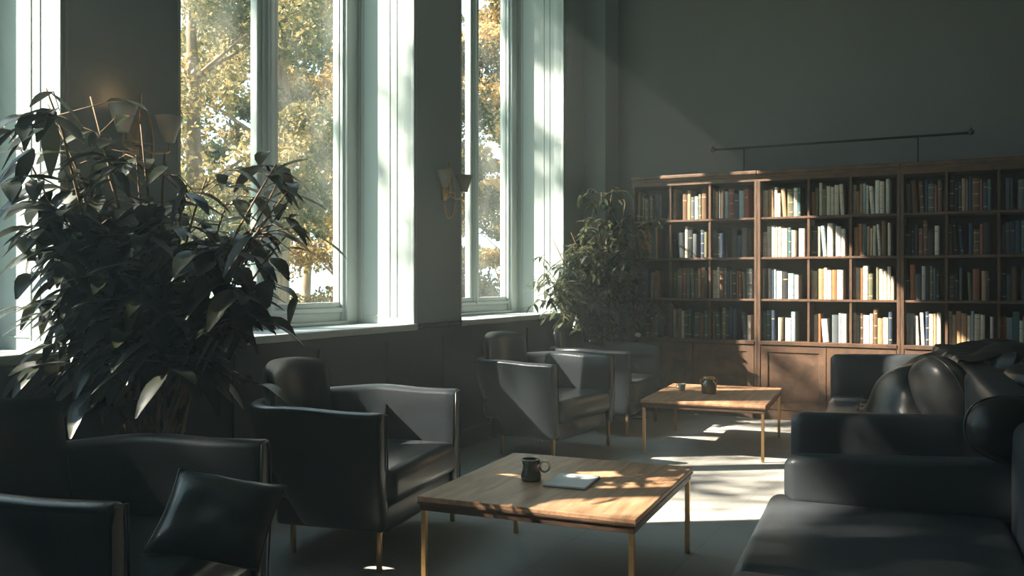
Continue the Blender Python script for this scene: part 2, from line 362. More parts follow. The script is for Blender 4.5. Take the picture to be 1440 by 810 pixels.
# books ---------------------------------------------------------------
BC = {'cream': (0.62, 0.55, 0.43), 'ivory': (0.72, 0.68, 0.60), 'rust orange': (0.45, 0.16, 0.06), 'tan': (0.42, 0.26, 0.14), 'teal': (0.05, 0.12, 0.125),
      'pale blue': (0.30, 0.42, 0.46), 'navy': (0.03, 0.05, 0.09), 'slate grey': (0.10, 0.12, 0.13), 'olive': (0.14, 0.14, 0.08), 'brown': (0.14, 0.075, 0.04),
      'red-brown': (0.22, 0.07, 0.04), 'black': (0.02, 0.021, 0.023), 'grey-white': (0.50, 0.50, 0.47)}
BM = {k: simple(k.replace(' ', '_')+'_book_cloth', v, 0.55, var=0.15, scale=14) for k, v in BC.items()}
BAND = simple('book_title_band', (0.45, 0.36, 0.2), 0.5, var=0.3, scale=60)
def book_mesh(th, h, dp, col, style):
    q = MB(); n = 5
    # cover wraps: rounded spine at front (-y), boards, pages block inside
    prof = [(-th/2, dp), (-th/2, 0.006)]
    for k in range(n+1):
        a = PI + PI*k/n; prof.append((math.cos(a)*(th/2), 0.006+math.sin(a)*0.006))
    prof += [(th/2, 0.006), (th/2, dp)]
    inn = [(x*(1-0.005/(th/2)) if abs(x) > 1e-6 else 0, max(y_, 0.006)) for x, y_ in prof]
    N_ = len(prof)
    vs = [(x, y_, 0) for x, y_ in prof] + [(x, y_, h) for x, y_ in prof] + [(x, y_, 0) for x, y_ in inn] + [(x, y_, h) for x, y_ in inn]
    fs = []
    for i in range(N_-1):
        fs.append((i, i+1, N_+i+1, N_+i)); fs.append((2*N_+i+1, 2*N_+i, 3*N_+i, 3*N_+i+1))
        fs.append((N_+i, N_+i+1, 3*N_+i+1, 3*N_+i)); fs.append((i+1, i, 2*N_+i, 2*N_+i+1))
    q.add(vs, fs, 0)
    q.box(-th/2+0.0026, th/2-0.0026, 0.007, dp-0.004, 0.004, h-0.004, 1)
    if style:
        for zz in style:
            q.box(-th/2*0.82, th/2*0.82, -0.0008-0.0001, 0.004, h*zz, h*zz+0.008, 2)
    return q
names = ['top', 'second', 'third', 'lowest']
BAYS = []
for ui, (xa, xb, dv) in enumerate(UN):
    ed = [xa+0.03] + dv + [xb-0.03]
    for k in range(3):
        BAYS.append((ed[k] + (0.012 if k else 0.002), ed[k+1]-(0.012 if k < 2 else 0.002), ui, k))
bay_names = ['corner bay', 'left case centre bay', 'left case right bay', 'middle case left bay', 'middle case centre bay', 'middle case right bay',
             'right case left bay', 'right case centre bay', 'right case right bay']
ordn = ['first', 'second', 'third', 'fourth', 'fifth', 'sixth', 'seventh', 'eighth', 'ninth', 'tenth', 'eleventh', 'twelfth', 'thirteenth', 'fourteenth']
HID = MB(); HIDC = list(BC)
def put_book(x, z, th, h, col, lean, row, bay, idx, style, dp=0.2):
    q = book_mesh(th, h, dp, col, style)
    if bay == 0:      # the bay hidden behind the corner plant: kept for one shared object
        for p in q.v: HID.v.append((p[0]+x, p[1]+8.70, p[2]+z+0.0008))
        for f in q.f: HID.f.append(tuple(i+len(HID.v)-len(q.v) for i in f))
        HID.m += [(0, 1, 2)[m_] if m_ else HIDC.index(col) + 3 for m_ in q.m]; HID.sm += q.sm
        return
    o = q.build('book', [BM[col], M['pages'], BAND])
    o.location = (x, 8.70, z+0.0008); o.rotation_euler = (0, lean, 0)
    hw = 'tall' if h > 0.27 else ('short' if h < 0.21 else 'mid-height')
    tw = 'thick' if th > 0.042 else ('thin' if th < 0.024 else 'medium')
    tag(o, '%s %s book, %s on %s shelf of the %s' % (tw, col, ordn[idx], names[row], bay_names[bay]), 'book', 'books on the %s shelf' % names[row])
keys = list(BC)
nb = 0
for row, z in enumerate(SH):
    for bi, (xa, xb, ui, k) in enumerate(BAYS):
        lit = (bi in (3, 4, 5)) or (row == 3 and bi >= 6)  # paler covers in sunlit bays, darker in dim ones: light put into the colours
        n = 0; x = xa + R.uniform(0.001, 0.012)
        fill = R.uniform(0.90, 0.995) if bi > 0 else 0.75
        end = xa + (xb-xa)*fill
        limit = 13 if bi else 6
        while n < limit:
            th = R.choice([0.022, 0.026, 0.03, 0.034, 0.036, 0.042, 0.05])*R.uniform(0.9, 1.1)*1.04
            h = R.uniform(0.21, 0.315) if R.random() < 0.5 else R.uniform(0.25, 0.29)
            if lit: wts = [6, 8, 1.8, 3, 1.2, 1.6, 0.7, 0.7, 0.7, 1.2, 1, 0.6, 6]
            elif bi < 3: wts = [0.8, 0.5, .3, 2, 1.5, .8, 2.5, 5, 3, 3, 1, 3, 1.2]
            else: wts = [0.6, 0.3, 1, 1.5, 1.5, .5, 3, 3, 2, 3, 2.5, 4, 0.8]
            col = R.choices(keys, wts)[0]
            lean = 0.0
            gap = R.uniform(0.0008, 0.003)
            if R.random() < 0.10 and n > 0:
                lean = math.radians(R.uniform(-5, -2.5)); gap = 0.004
            ext = h*abs(math.sin(lean))
            if x + th + ext > end: break
            style = R.choice([None, None, (0.12, 0.8), (0.7,), (0.15, 0.5, 0.85)])
            if lean < 0:   # leaning back against the neighbour on the left: base shifts right
                bx = x + ext + th/2; put_book(bx, z+abs(math.sin(lean))*th/2, th, h, col, lean, row, bi, n, style)
                x = bx + th/2 + gap
            else:
                put_book(x+th/2, z, th, h, col, 0, row, bi, n, style)
                x += th + gap
            n += 1; nb += 1
            if R.random() < 0.07: x += R.uniform(0.01, 0.04)
o = HID.build('book', [M['pages'], M['pages'], BAND] + [BM[k] for k in HIDC]); tag(o, 'dim books in the corner bay behind the slim-leaved plant', 'books', kind='stuff')
print('BOOKS', nb)

# rail above the bookcase
root = empty('display_rail', (-2.285, 8.75, TOP)); tag(root, 'black iron rail with ball ends standing on top of the bookcases', 'rail')
q = MB(); q.tube([(0.02, 0, 0.24), (2.24, 0, 0.24)], 0.011, 10); q.build('rod', M['darkmetal'], root)
for s, x in ((0, 0.0), (1, 2.25)):
    q = MB(); q.lathe([(0.0, -0.026), (0.014, -0.022), (0.024, -0.01), (0.026, 0.0), (0.024, 0.01), (0.014, 0.022), (0.006, 0.028), (0.005, 0.04), (0.0, 0.042)], 16, c=(x, 0, 0.24+(0.0 if s == 0 else 0.008)))
    q.build('ball_end', M['darkmetal'], root)
for x in (0.30, 1.83):
    q = MB(); q.tube([(x, 0, 0.001), (x, 0, 0.235)], 0.006, 8); q.lathe([(0.02, 0.0), (0.02, 0.006), (0.008, 0.01)], 12, c=(x, 0, 0)); q.build('post', M['darkmetal'], root)

# ------------------------------------------------------------------ coffee tables
def make_table(LX, LY):
    root = empty('coffee_table')
    q = MB(); q.rbox(-LX/2, LX/2, -LY/2, LY/2, 0.388, 0.41, 0.004, 2, smooth=False)
    top = q.build('tabletop', M['tabletop'], root)
    q = MB(); t = 0.02
    q.rbox(-LX/2-0.001, LX/2+0.001, -LY/2-0.001, LY/2+0.001, 0.378, 0.3879, 0.002, 1, smooth=False)
    q.build('edge_band', M['tableedge'], root)
    q = MB()
    a, c = LX/2-0.008, LY/2-0.008
    for (x0, x1, y0, y1) in ((-a, a, -c, -c+0.02), (-a, a, c-0.02, c), (-a, -a+0.02, -c+0.02, c-0.02), (a-0.02, a, -c+0.02, c-0.02)):
        q.rbox(x0, x1, y0, y1, 0.350, 0.3778, 0.002, 1, smooth=False)
    q.build('under_frame', M['tableedge'], root)
    for sx in (-1, 1):
        for sy in (-1, 1):
            q = MB(); x = sx*(a-0.014); y_ = sy*(c-0.014); h = 0.011
            q.rbox(x-h, x+h, y_-h, y_+h, 0.0, 0.3779, 0.002, 1, smooth=False); q.build('leg', M['brass'], root)
    return root
t1 = make_table(0.93, 1.03); t1.location = (-1.63, 3.69, 0); t1.rotation_euler.z = math.radians(4.2)
tag(t1, 'near square oak coffee table holding the mug and white pad', 'coffee table', 'oak coffee tables on thin brass legs')
t2 = make_table(0.91, 1.16); t2.location = (-1.835, 7.08, 0); t2.rotation_euler.z = math.radians(5)
tag(t2, 'far oak coffee table with the lidded jar, before the bookcases', 'coffee table', 'oak coffee tables on thin brass legs')
TZ = 0.4105
# mug
root = empty('mug', (-1.765, 3.62, TZ)); tag(root, 'olive glazed mug with pinched waist and pale ring handle on near table', 'mug')
q = MB(); q.lathe([(0.0, 0), (0.040, 0.0), (0.046, 0.006), (0.047, 0.022), (0.042, 0.036), (0.038, 0.048), (0.038, 0.07), (0.0415, 0.094), (0.039, 0.095), (0.035, 0.07), (0.035, 0.05), (0.0, 0.05)], 28)
q.build('cup_body', M['glaze'], root)
q = MB(); q.loop_tube([(0.0385+math.cos(a)*0.003, math.sin(a)*0.0385*0 , 0) for a in (0, 1, 2)], 0.001, 4) if False else None
q.loop_tube([(math.cos(a)*0.0402, math.sin(a)*0.0402, 0.0945) for a in np.linspace(0, 2*PI, 28, endpoint=False)], 0.0022, 6); q.build('rim', M['glazepale'], root)
q = MB(); q.lathe([(0.0, 0.078), (0.0363, 0.078), (0.0363, 0.080), (0, 0.080)], 28); tag(q.build('drink', M['tea'], root), 'pale milky drink')
q = MB(); hd = Vector((0.889, 0.457, 0))
q.loop_tube([hd*(0.061+math.cos(a)*0.022) + Vector((0, 0, 0.062+math.sin(a)*0.024)) for a in np.linspace(0, 2*PI, 24, endpoint=False)], 0.005, 8)
tag(q.build('handle', M['glazepale'], root), 'pale ring handle')
# note pad
root = empty('note_pad', (-1.585, 3.665, TZ), math.radians(7)); tag(root, 'white blank note pad with grey backing lying beside the mug', 'note pad')
q = MB(); q.box(-0.095, 0.097, -0.125, 0.125, 0.0, 0.003); q.build('backing_board', M['notecover'], root)
q = MB()
for k in range(4): q.box(-0.095+0.0004*k, 0.094-0.0006*k, -0.124, 0.124, 0.0031+0.0018*k, 0.0031+0.0018*(k+1)-0.0002)
q.build('paper_block', M['paper'], root)
# jar on the far table
root = empty('jar', (-1.88, 7.07, TZ)); tag(root, 'squat amber lidded jar with two small ears on the far table', 'jar')
q = MB(); q.lathe([(0, 0), (0.054, 0.0), (0.060, 0.008), (0.060, 0.075), (0.052, 0.086), (0.042, 0.094), (0.042, 0.112), (0, 0.112)], 24); q.build('jar_body', M['amber'], root)
q = MB(); q.lathe([(0, 0.1125), (0.046, 0.1125), (0.048, 0.118), (0.048, 0.127), (0.040, 0.132), (0, 0.132)], 24); tag(q.build('lid', M['brass'], root), 'brass lid')
for s in (-1, 1):
    q = MB(); q.loop_tube([Vector((0.889, 0.457, 0))*(s*(0.053+math.cos(a)*0.014)) + Vector((0, 0, 0.096+math.sin(a)*0.016)) for a in np.linspace(0, 2*PI, 16, endpoint=False)], 0.004, 6)
    tag(q.build('handle', M['brass'], root), 'brass loop handle')
# little glass
root = empty('espresso_cup', (-2.12, 7.14, TZ)); tag(root, 'tiny white espresso cup standing left of the jar on far table', 'cup')
q = MB(); q.lathe([(0, 0), (0.022, 0), (0.025, 0.006), (0.030, 0.045), (0.033, 0.056), (0.031, 0.056), (0.027, 0.045), (0.02, 0.01), (0, 0.01)], 20); q.build('cup_body', M['glazepale'], root)
q = MB(); q.loop_tube([(-0.889*(0.036+math.cos(a)*0.011), -0.457*(0.036+math.cos(a)*0.011), 0.032+math.sin(a)*0.013) for a in np.linspace(0, 2*PI, 14, endpoint=False)], 0.003, 6); q.build('handle', M['glazepale'], root)

# ------------------------------------------------------------------ armchairs
def make_armchair():
    root = empty('armchair')
    # path of the shell (outer line) in plan, front is +x
    path = []; r = 0.40; yo = 0.515; xb = -0.40; xf = 0.43
    path += [(xf - (xf-(xb+r))*k/7, -yo) for k in range(7)]
    path += [(xb+r - r*math.sin(a), -yo+r - r*math.cos(a)) for a in np.linspace(0, PI/2, 11)]
    path += [(xb, -yo+r + (2*yo-2*r)*k/5) for k in range(1, 5)]
    path += [(xb+r - r*math.sin(a), yo-r + r*math.cos(a)) for a in np.linspace(PI/2, 0, 11)]
    path += [(xb+r + (xf-(xb+r))*k/7, yo) for k in range(1, 8)]
    n = len(path); vs = []; fs = []
    def nrm(i):
        a = Vector(path[max(i-1, 0)]); c = Vector(path[min(i+1, n-1)]); t = (c-a).normalized()
        return Vector((-t.y, t.x)) * -1
    K = 0
    for i, (x, y_) in enumerate(path):
        o = nrm(i); c = Vector((0.05, 0))
        if (Vector((x, y_))-c).dot(o) < 0: o = -o
        back = max(0, min(1, (0.28 - x)/0.60)); back = back*back*(3-2*back)
        fl = 0.035 + 0.17*back; t = 0.085
        zt = 0.715 + 0.012*math.sin(PI*back)
        z0 = 0.15 + 0.03*(1-back)
        prof = []
        for k in range(9):
            s = k/8; z = z0 + (zt-0.03-z0)*s
            prof.append((-fl*(1-s)**1.7, z))
        for a in np.linspace(0, PI, 7)[1:]:
            prof.append((0.012-(t+0.012)/2 + math.cos(a)*(t+0.012)/2, zt-0.03+math.sin(a)*0.03))
        for k in range(1, 6):
            s = 1-k/5; z = 0.28 + (zt-0.03-0.28)*s
            prof.append((-t-fl*0.55*(1-s)**1.4, z))
        prof.append((-t-fl*1.0, z0+0.02))
        K = len(prof)
        for (u, z) in prof: vs.append((x+o.x*u, y_+o.y*u, z))
    for i in range(n-1):
        for k in range(K):
            fs.append((i*K+k, i*K+(k+1) % K, (i+1)*K+(k+1) % K, (i+1)*K+k))
    fs.append(tuple(reversed(range(K)))); fs.append(tuple((n-1)*K+k for k in range(K)))
    q = MB(); q.add(vs, fs, 0, True); sh = q.build('shell', M['leather'], root)
    bv = sh.modifiers.new('b', 'BEVEL'); bv.width = 0.012; bv.segments = 2; bv.limit_method = 'ANGLE'; bv.angle_limit = math.radians(50)
    q = MB()   # piping around the rim
    q.tube([(x + (-0.04)*0, y_, 0.0) for x, y_ in path[:2]], 0.001, 3) if False else None
    for sy in (-1, 1):
        yy = sy*(yo-0.006); pts = [(xf+0.003, yy-sy*0.02, 0.2), (xf+0.003, yy-sy*0.0, 0.4), (xf+0.003, yy, 0.66), (xf+0.003, yy-sy*0.02, 0.706), (xf+0.003, yy-sy*0.075, 0.70), (xf+0.003, yy-sy*0.082, 0.45)]
        q = MB(); q.tube(pts, 0.004, 6); q.build('piping', M['leather2'], sh)
    q = MB(); q.rbox(-0.235, 0.455, -0.408, 0.408, 0.275, 0.445, 0.055, 5); q.build('seat_cushion', M['leather2'], root)
    q = MB(); q.rbox(-0.16, 0.415, -0.395, 0.395, 0.155, 0.29, 0.02, 3); q.build('seat_base', M['leather'], root)
    # raised back pad, curved in plan
    vs = []; fs = []; nu, nv = 20, 14
    for side in (0, 1):
        for i in range(nu+1):
            for j in range(nv+1):
                s = -1+2*i/nu; t = j/nv
                e = (1-abs(s)**4)*(1-abs(2*t-1)**6)
                th = 0.055*max(e, 0)**0.5
                yy = s*0.30; z = 0.50 + 0.40*t - 0.035*abs(s)**3*t
                xx = -0.335 + 0.10*(s*s) - 0.05*(t-0.3) + (th if side else -th*0.7)
                vs.append((xx, yy, z))
    off = (nu+1)*(nv+1)
    for i in range(nu):
        for j in range(nv):
            a = i*(nv+1)+j; fs.append((a, a+1, a+nv+2, a+nv+1)); fs.append((off+a, off+a+nv+1, off+a+nv+2, off+a+1))
    q = MB(); q.add(vs, fs, 0, True); q.build('back_cushion', M['leather'], root)
    for (x, y_, top) in ((0.405, 0.452, 0.20), (0.405, -0.452, 0.20), (-0.12, 0.30, 0.17), (-0.12, -0.30, 0.17)):
        q = MB(); q.rbox(x-0.011, x+0.011, y_-0.011, y_+0.011, 0, top, 0.003, 2); q.build('leg', M['brass'], root)
    return root
ac = make_armchair()
CH = [(-2.585, 1.96, 19, 'black leather tub armchair nearest the camera, with the creased cushion, below the big plant'),
      (-2.84, 3.68, 10, 'black leather tub armchair beside the near coffee table, sunlight inside its far arm'),
      (-3.02, 6.27, -4, 'black leather tub armchair with sun patches down its outer side, under the unlit sconce'),
      (-3.02, 7.58, 3, 'black leather tub armchair under the far window by the slim-leaved plant')]
for i, (x, y_, rz, lb) in enumerate(CH):
    c = ac if i == 0 else copy_tree(ac)
    c.location = (x, y_, 0); c.rotation_euler.z = math.radians(rz); tag(c, lb, 'armchair', 'leather tub armchairs along the window wall')

# pillow-shaped thing (own mesh each)
def round_cushion(name, loc, size, rot, mat, seed=0):
    root = empty(name, loc); root.rotation_euler = rot
    vs = []; fs = []; nu, nv = 36, 20
    def sg(v, e): return math.copysign(abs(v)**e, v)
    for j in range(nv+1):
        ph = -PI/2+PI*j/nv
        for i in range(nu):
            th = 2*PI*i/nu
            x = sg(math.cos(ph), 0.8)*sg(math.cos(th), 0.75); y_ = sg(math.cos(ph), 0.8)*sg(math.sin(th), 0.75); z = sg(math.sin(ph), 0.9)
            k = 1+0.05*noise.noise(Vector((x*1.6+seed, y_*1.6, z*1.6)))
            vs.append((x*size[0]/2*k, y_*size[2]/2*k, z*size[1]/2*k))
    for j in range(nv):
        for i in range(nu): fs.append((j*nu+i, j*nu+(i+1) % nu, (j+1)*nu+(i+1) % nu, (j+1)*nu+i))
    q = MB(); q.add(vs, fs, 0, True); q.build('cover', mat, root)
    ring = [Vector((sg(math.cos(a), 0.75)*size[0]/2*1.003, 0, sg(math.sin(a), 0.85)*size[1]/2*1.003)) for a in np.linspace(0, 2*PI, 40, endpoint=False)]
    q = MB(); q.loop_tube(ring, 0.004, 6); q.build('piping', M['leather2'], root)
    return root
def pillow(name, loc, size, rot, mat, seed=0, n=18, pinch=0.07, piping=True):
    root = empty(name, loc); root.rotation_euler = rot
    W_, H_, D_ = size; vs = []; fs = []
    for side in (1, -1):
        for i in range(n+1):
            for j in range(n+1):
                s = -1+2*i/n; t = -1+2*j/n
                px = W_/2*s*(1-pinch*(1-abs(t)**2)*abs(s)**2.0); pz = H_/2*t*(1-pinch*(1-abs(s)**2)*abs(t)**2.0)
                e = max(0, (1-s**4)*(1-t**4))**0.55
                wr = 0.012*noise.noise(Vector((s*2+seed, t*2, side)))*e
                vs.append((px, side*(D_/2*e)+wr, pz))
    off = (n+1)**2
    for i in range(n):
        for j in range(n):
            a = i*(n+1)+j; fs.append((a, a+n+1, a+n+2, a+1)); fs.append((off+a, off+a+1, off+a+n+2, off+a+n+1))
    q = MB(); q.add(vs, fs, 0, True); q.build('cover', mat, root)
    if piping:
        pts = []
        for k in range(n): pts.append(Vector(vs[k*(n+1)]))
        for k in range(n): pts.append(Vector(vs[n*(n+1)+k]))
        for k in range(n, 0, -1): pts.append(Vector(vs[k*(n+1)+n]))
        for k in range(n, 0, -1): pts.append(Vector(vs[k]))
        q = MB(); q.loop_tube(pts, 0.004, 6); q.build('piping', M['leather2'], root)
    return root
c = pillow('throw_cushion', (-2.19, 2.17, 0.53), (0.36, 0.32, 0.12), (math.radians(-48), math.radians(10), math.radians(30)), M['leather2'], 3)
tag(c, 'black leather throw cushion with piped corner leaning in the nearest armchair', 'cushion')

# ------------------------------------------------------------------ sofas
A5 = math.radians(5)
def sofa(loc, length, arm_z, arm_z2, name_l, arms, low):
    root = empty('sofa', loc, A5); tag(root, name_l, 'sofa', 'black leather sofas along the right')
    LN = length; at = 0.15
    q = MB(); q.rbox(0.02, 0.98, 0.02, LN-0.02, 0.10, 0.27, 0.02, 3); q.build('base', M['sofa'], root)
    nC = 2 if LN < 3 else 3
    y0, y1 = (0.155, LN-0.002) if low else (0.155, LN-0.155)
    for k in range(nC):
        a = y0+(y1-y0)*k/nC; c = y0+(y1-y0)*(k+1)/nC
        q = MB(); q.rbox(-0.07 if low else 0.0, 0.80, a+0.002, c-0.002, 0.272, 0.42, 0.05, 5); q.build('seat_cushion', M['sofa'], root)
    # arms
    for s in (0, 1):
        a = 0.0 if s == 0 else LN-at
        z0 = 0.10 if (not low or s == 0) else 0.405
        mb = MB(); nu = 16; prof_n = 20; vs = []; fs = []
        uu = [0.0, 0.006, 0.02, 0.045] + list(np.linspace(0.09, 0.98, nu))
        for i, u in enumerate(uu):
            top = arm_z + (arm_z2-arm_z)*min(1, u/0.75) + (0.16 if low else 0.05)*max(0, (u-0.74)/0.24)**2
            ins = max(0, 0.03*(1-min(1, u/0.045))**2)
            for k in range(prof_n):
                an = 2*PI*k/prof_n; ex = 0.32
                cx = math.copysign(abs(math.cos(an))**ex, math.cos(an)); cz = math.copysign(abs(math.sin(an))**ex, math.sin(an))
                vs.append((u, a+at/2+cx*(at/2-ins), (z0+top)/2+cz*((top-z0)/2-ins)))
        for i in range(len(uu)-1):
            for k in range(prof_n):
                fs.append((i*prof_n+k, i*prof_n+(k+1) % prof_n, (i+1)*prof_n+(k+1) % prof_n, (i+1)*prof_n+k))
        fs.append(tuple(reversed(range(prof_n)))); fs.append(tuple((len(uu)-1)*prof_n+k for k in range(prof_n)))
        mb.add(vs, fs, 0, True); mb.build('arm', M['sofa'], root)
    bz = 0.80
    q = MB(); q.rbox(0.80, 1.02, 0.155, LN-0.155, 0.12, bz, 0.06, 5); q.build('backrest', M['sofa'], root)
    for (x, y_) in ((0.08, 0.10), (0.08, LN-0.10), (0.92, 0.10), (0.92, LN-0.10)):
        q = MB(); q.tube([(x, y_, 0), (x, y_, 0.101)], 0.018, 10); q.build('leg', M['darkmetal'], root)
    return root
sofa((-0.50, 1.58, 0), 2.30, 0.59, 0.625, 'low black leather sofa in front of the long one, its seat edge by sunlit floor', 2, True)
sofa((-0.71, 4.00, 0), 3.50, 0.73, 0.75, 'long black leather sofa behind the low one, covered with cushions and a throw', 2, False)
# cushions on the long sofa
CU = [((0.06, 6.90, 0.65), (0.52, 0.44, 0.22), 'dark cushion under the throw at the far end of the long sofa'),
      ((0.13, 6.20, 0.665), (0.56, 0.46, 0.22), 'dark cushion on the sofa back with the highest crown'),
      ((0.20, 5.52, 0.645), (0.56, 0.42, 0.20), 'dark cushion on the sofa back nearest the near arm')]
for i, (lc, sz, lb) in enumerate(CU):
    p = pillow('sofa_cushion', lc, sz, (math.radians(-14), 0, math.radians(95)), M['cushion'], 5+i, pinch=0.05); tag(p, lb, 'cushion', 'dark cushions on the sofas')
    p.rotation_euler = Euler((math.radians(14), 0, math.radians(95)))
p = round_cushion('sofa_cushion', (-0.17, 5.88, 0.64), (0.46, 0.46, 0.26), (math.radians(-22), math.radians(4), math.radians(120)), M['cushion'], 9); tag(p, 'round plump dark cushion in front of the others on the long sofa', 'cushion', 'dark cushions on the sofas')
p = round_cushion('sofa_cushion', (0.16, 3.83, 0.742), (0.40, 0.25, 0.25), (0, math.radians(6), math.radians(8)), M['cushion'], 12); tag(p, 'dark cushion resting on the low sofa arm beside the long sofa', 'cushion', 'dark cushions on the sofas')
# throw draped over cushions
def zover(x, y_):
    z = 0.425
    d = 0.30*0
    def bump(cx, cy, rx, ry, z1, p=2.2):
        dd = (abs((x-cx)/rx)**p + abs((y_-cy)/ry)**p)
        return 0.425 + (z1-0.425)*max(0, 1-dd)**0.42 if dd < 1 else 0.425
    for a in ((0.12, 6.90, 0.42, 0.36, 0.885), (0.18, 6.22, 0.36, 0.36, 0.90), (-0.30, 6.42, 0.34, 0.34, 0.74), (-0.12, 6.72, 0.42, 0.34, 0.80)):
        z = max(z, bump(*a))
    # backrest
    if x > 0.02-0.087*(y_-4): z = max(z, 0.815)
    return z
G = 64; xs = np.linspace(-0.70, 0.30, G); ys = np.linspace(6.02, 7.22, G)
H = np.array([[zover(x, y_) for y_ in ys] for x in xs])
for _ in range(5):
    P = np.pad(H, 1, mode='edge'); Sm = (P[:-2, 1:-1]+P[2:, 1:-1]+P[1:-1, :-2]+P[1:-1, 2:]+4*H)/8
    H = np.maximum(Sm, H*0.0+Sm)
vs = []; fs = []
for i, x in enumerate(xs):
    for j, y_ in enumerate(ys):
        k = (x+0.70)/1.0
        fold = 0.018*math.sin((y_*1.0+x*0.5)*26 + 3*noise.noise(Vector((x*2, y_*2, 0)))) * (1-0.4*k)
        sx = x - 0.087*(y_-6.6)*0.6 + 0.02*noise.noise(Vector((y_*5, 1.3, 0)))
        sy = y_ + 0.06*noise.noise(Vector((x*4, 7, 0))) - 0.18*(1-k)*(0.5+0.5*(y_-6.0)/1.2)
        vs.append((sx, sy, H[i, j]+0.022+max(fold, -0.014)))
for i in range(G-1):
    for j in range(G-1):
        a = i*G+j; fs.append((a, a+G, a+G+1, a+1))
q = MB(); q.add(vs, fs, 0, True); o = q.build('throw_blanket', M['satin']); tag(o, 'dark satin throw draped over the heaped cushions and the sofa seat', 'blanket')
sd = o.modifiers.new('s', 'SOLIDIFY'); sd.thickness = 0.006; sd.offset = -1

# ------------------------------------------------------------------ wall sconces
def make_sconce():
    root = empty('wall_sconce')      # local: +x out of wall, y along wall
    q = MB(); q.rbox(0.0, 0.016, -0.035, 0.035, -0.09, 0.09, 0.008, 3); q.build('backplate', M['brass'], root)
    q = MB(); pts = []
    for a in np.linspace(0, 2*PI, 40, endpoint=False):
        pts.append((0.05, math.sin(a)*0.085, -0.035+math.cos(a)*0.19*(1.0)))
    q.loop_tube(pts, 0.006, 8); q.tube([(0.016, 0, -0.03), (0.05, 0.0, -0.03)], 0.006, 8); q.tube([(0.05, -0.084, -0.03), (0.05, 0.084, -0.03)], 0.005, 8); q.build('loop', M['brass'], root)
    q = MB(); q.tube([(0.05, 0.012, -0.06), (0.05, 0.012, 0.20)], 0.007, 8); q.build('rod', M['brass'], root)
    for (yy, xx, zz) in ((-0.115, 0.085, 0.0), (0.135, 0.105, -0.015)):
        q = MB(); q.tube([(0.05, 0.01, -0.05), (0.07, yy*0.4, -0.075), (xx, yy*0.85, -0.07), (xx, yy, -0.045+zz), (xx, yy, -0.01+zz)], 0.0055, 8); q.build('arm', M['brass'], root)
        q = MB(); n = 24; pr = [(0.026, 0.0), (0.034, 0.03), (0.050, 0.075), (0.066, 0.125), (0.0635, 0.125), (0.047, 0.075), (0.031, 0.03), (0.010, 0.004)]
        q.lathe([(0.010, 0.0)]+pr, n, c=(xx, yy, zz)); ls_ = q.build('lamp_shade', M['shade'], root)
        q = MB(); q.lathe([(0.0, 0.0), (0.012, 0.01), (0.016, 0.035), (0.012, 0.055), (0, 0.062)], 14, c=(xx, yy, zz+0.008)); q.build('bulb', M['bulb_off'], ls_)
    return root
s1 = make_sconce(); s2 = copy_tree(s1)
s1.location = (WX+0.001, 3.01, 1.99); tag(s1, 'brass wall sconce glowing faintly behind the big leafy plant', 'wall lamp', 'brass two-shade wall sconces')
s2.location = (WX+0.001, 5.86, 2.0); tag(s2, 'unlit brass wall sconce with oval loop on the pier between windows', 'wall lamp', 'brass two-shade wall sconces')
for ch in s1.children_recursive:
    if ch.name.startswith('bulb'):
        ch.data = ch.data.copy(); ch.data.materials[0] = M['bulb_on']
for ch in s2.children_recursive:
    if ch.name.startswith('lamp_shade'): ch.data = ch.data.copy(); ch.data.materials[0] = M['shade_unlit']
for yy, xx in ((-0.115, 0.085),):
    ld = bpy.data.lights.new('sconce_glow', 'POINT'); ld.energy = 0.45; ld.color = (1.0, 0.5, 0.2); ld.shadow_soft_size = 0.03
    lo = bpy.data.objects.new('sconce_glow', ld); COL.objects.link(lo); lo.parent = s1; lo.location = (xx, yy, 0.16)

# slim stand with a pale knob near the far armchair
root = empty('ashtray_stand', (-2.86, 8.19, 0)); tag(root, 'slender black floor stand topped by a small pale knob behind far armchair', 'stand')
q = MB(); q.lathe([(0.10, 0), (0.10, 0.01), (0.02, 0.02), (0.006, 0.03)], 20); q.build('base', M['darkmetal'], root)
q = MB(); q.tube([(0, 0, 0.02), (0, 0, 0.775)], 0.005, 8); q.build('pole', M['darkmetal'], root)
q = MB(); q.lathe([(0.0, 0.762), (0.022, 0.769), (0.031, 0.786), (0.022, 0.803), (0, 0.81)], 16); tag(q.build('knob', M['glazepale'], root), 'pale knob')

# ------------------------------------------------------------------ plants (indoor)
def leaf_shape(L_, W_, droop, n=5):
    """returns list of (along, side, up) rows for a folded, arched leaf"""
    rows = []
    for i in range(n+1):
        t = i/n; wd = W_*math.sin(PI*min(1, t*0.93+0.035))**0.8*(1-0.35*t)
        x = L_*t; z = -droop*L_*t*t
        rows.append((x, wd, z))
    return rows
def add_leaf(V, F, p, d, up, L_, W_, droop, n=5, fold=0.25):
    d = d.normalized(); side = d.cross(up)
    if side.length < 1e-3: side = Vector((1, 0, 0))
    side.normalize(); upv = side.cross(d).normalized()
    b = len(V)
    rows = leaf_shape(L_, W_, droop, n)
    for (x, wd, z) in rows:
        c = p + d*x + Vector((0, 0, z))
        V.append(c - side*wd + upv*wd*fold); V.append(c); V.append(c + side*wd + upv*wd*fold)
    for i in range(len(rows)-1):
        a = b+i*3
        F.append((a, a+1, a+4, a+3)); F.append((a+1, a+2, a+5, a+4))
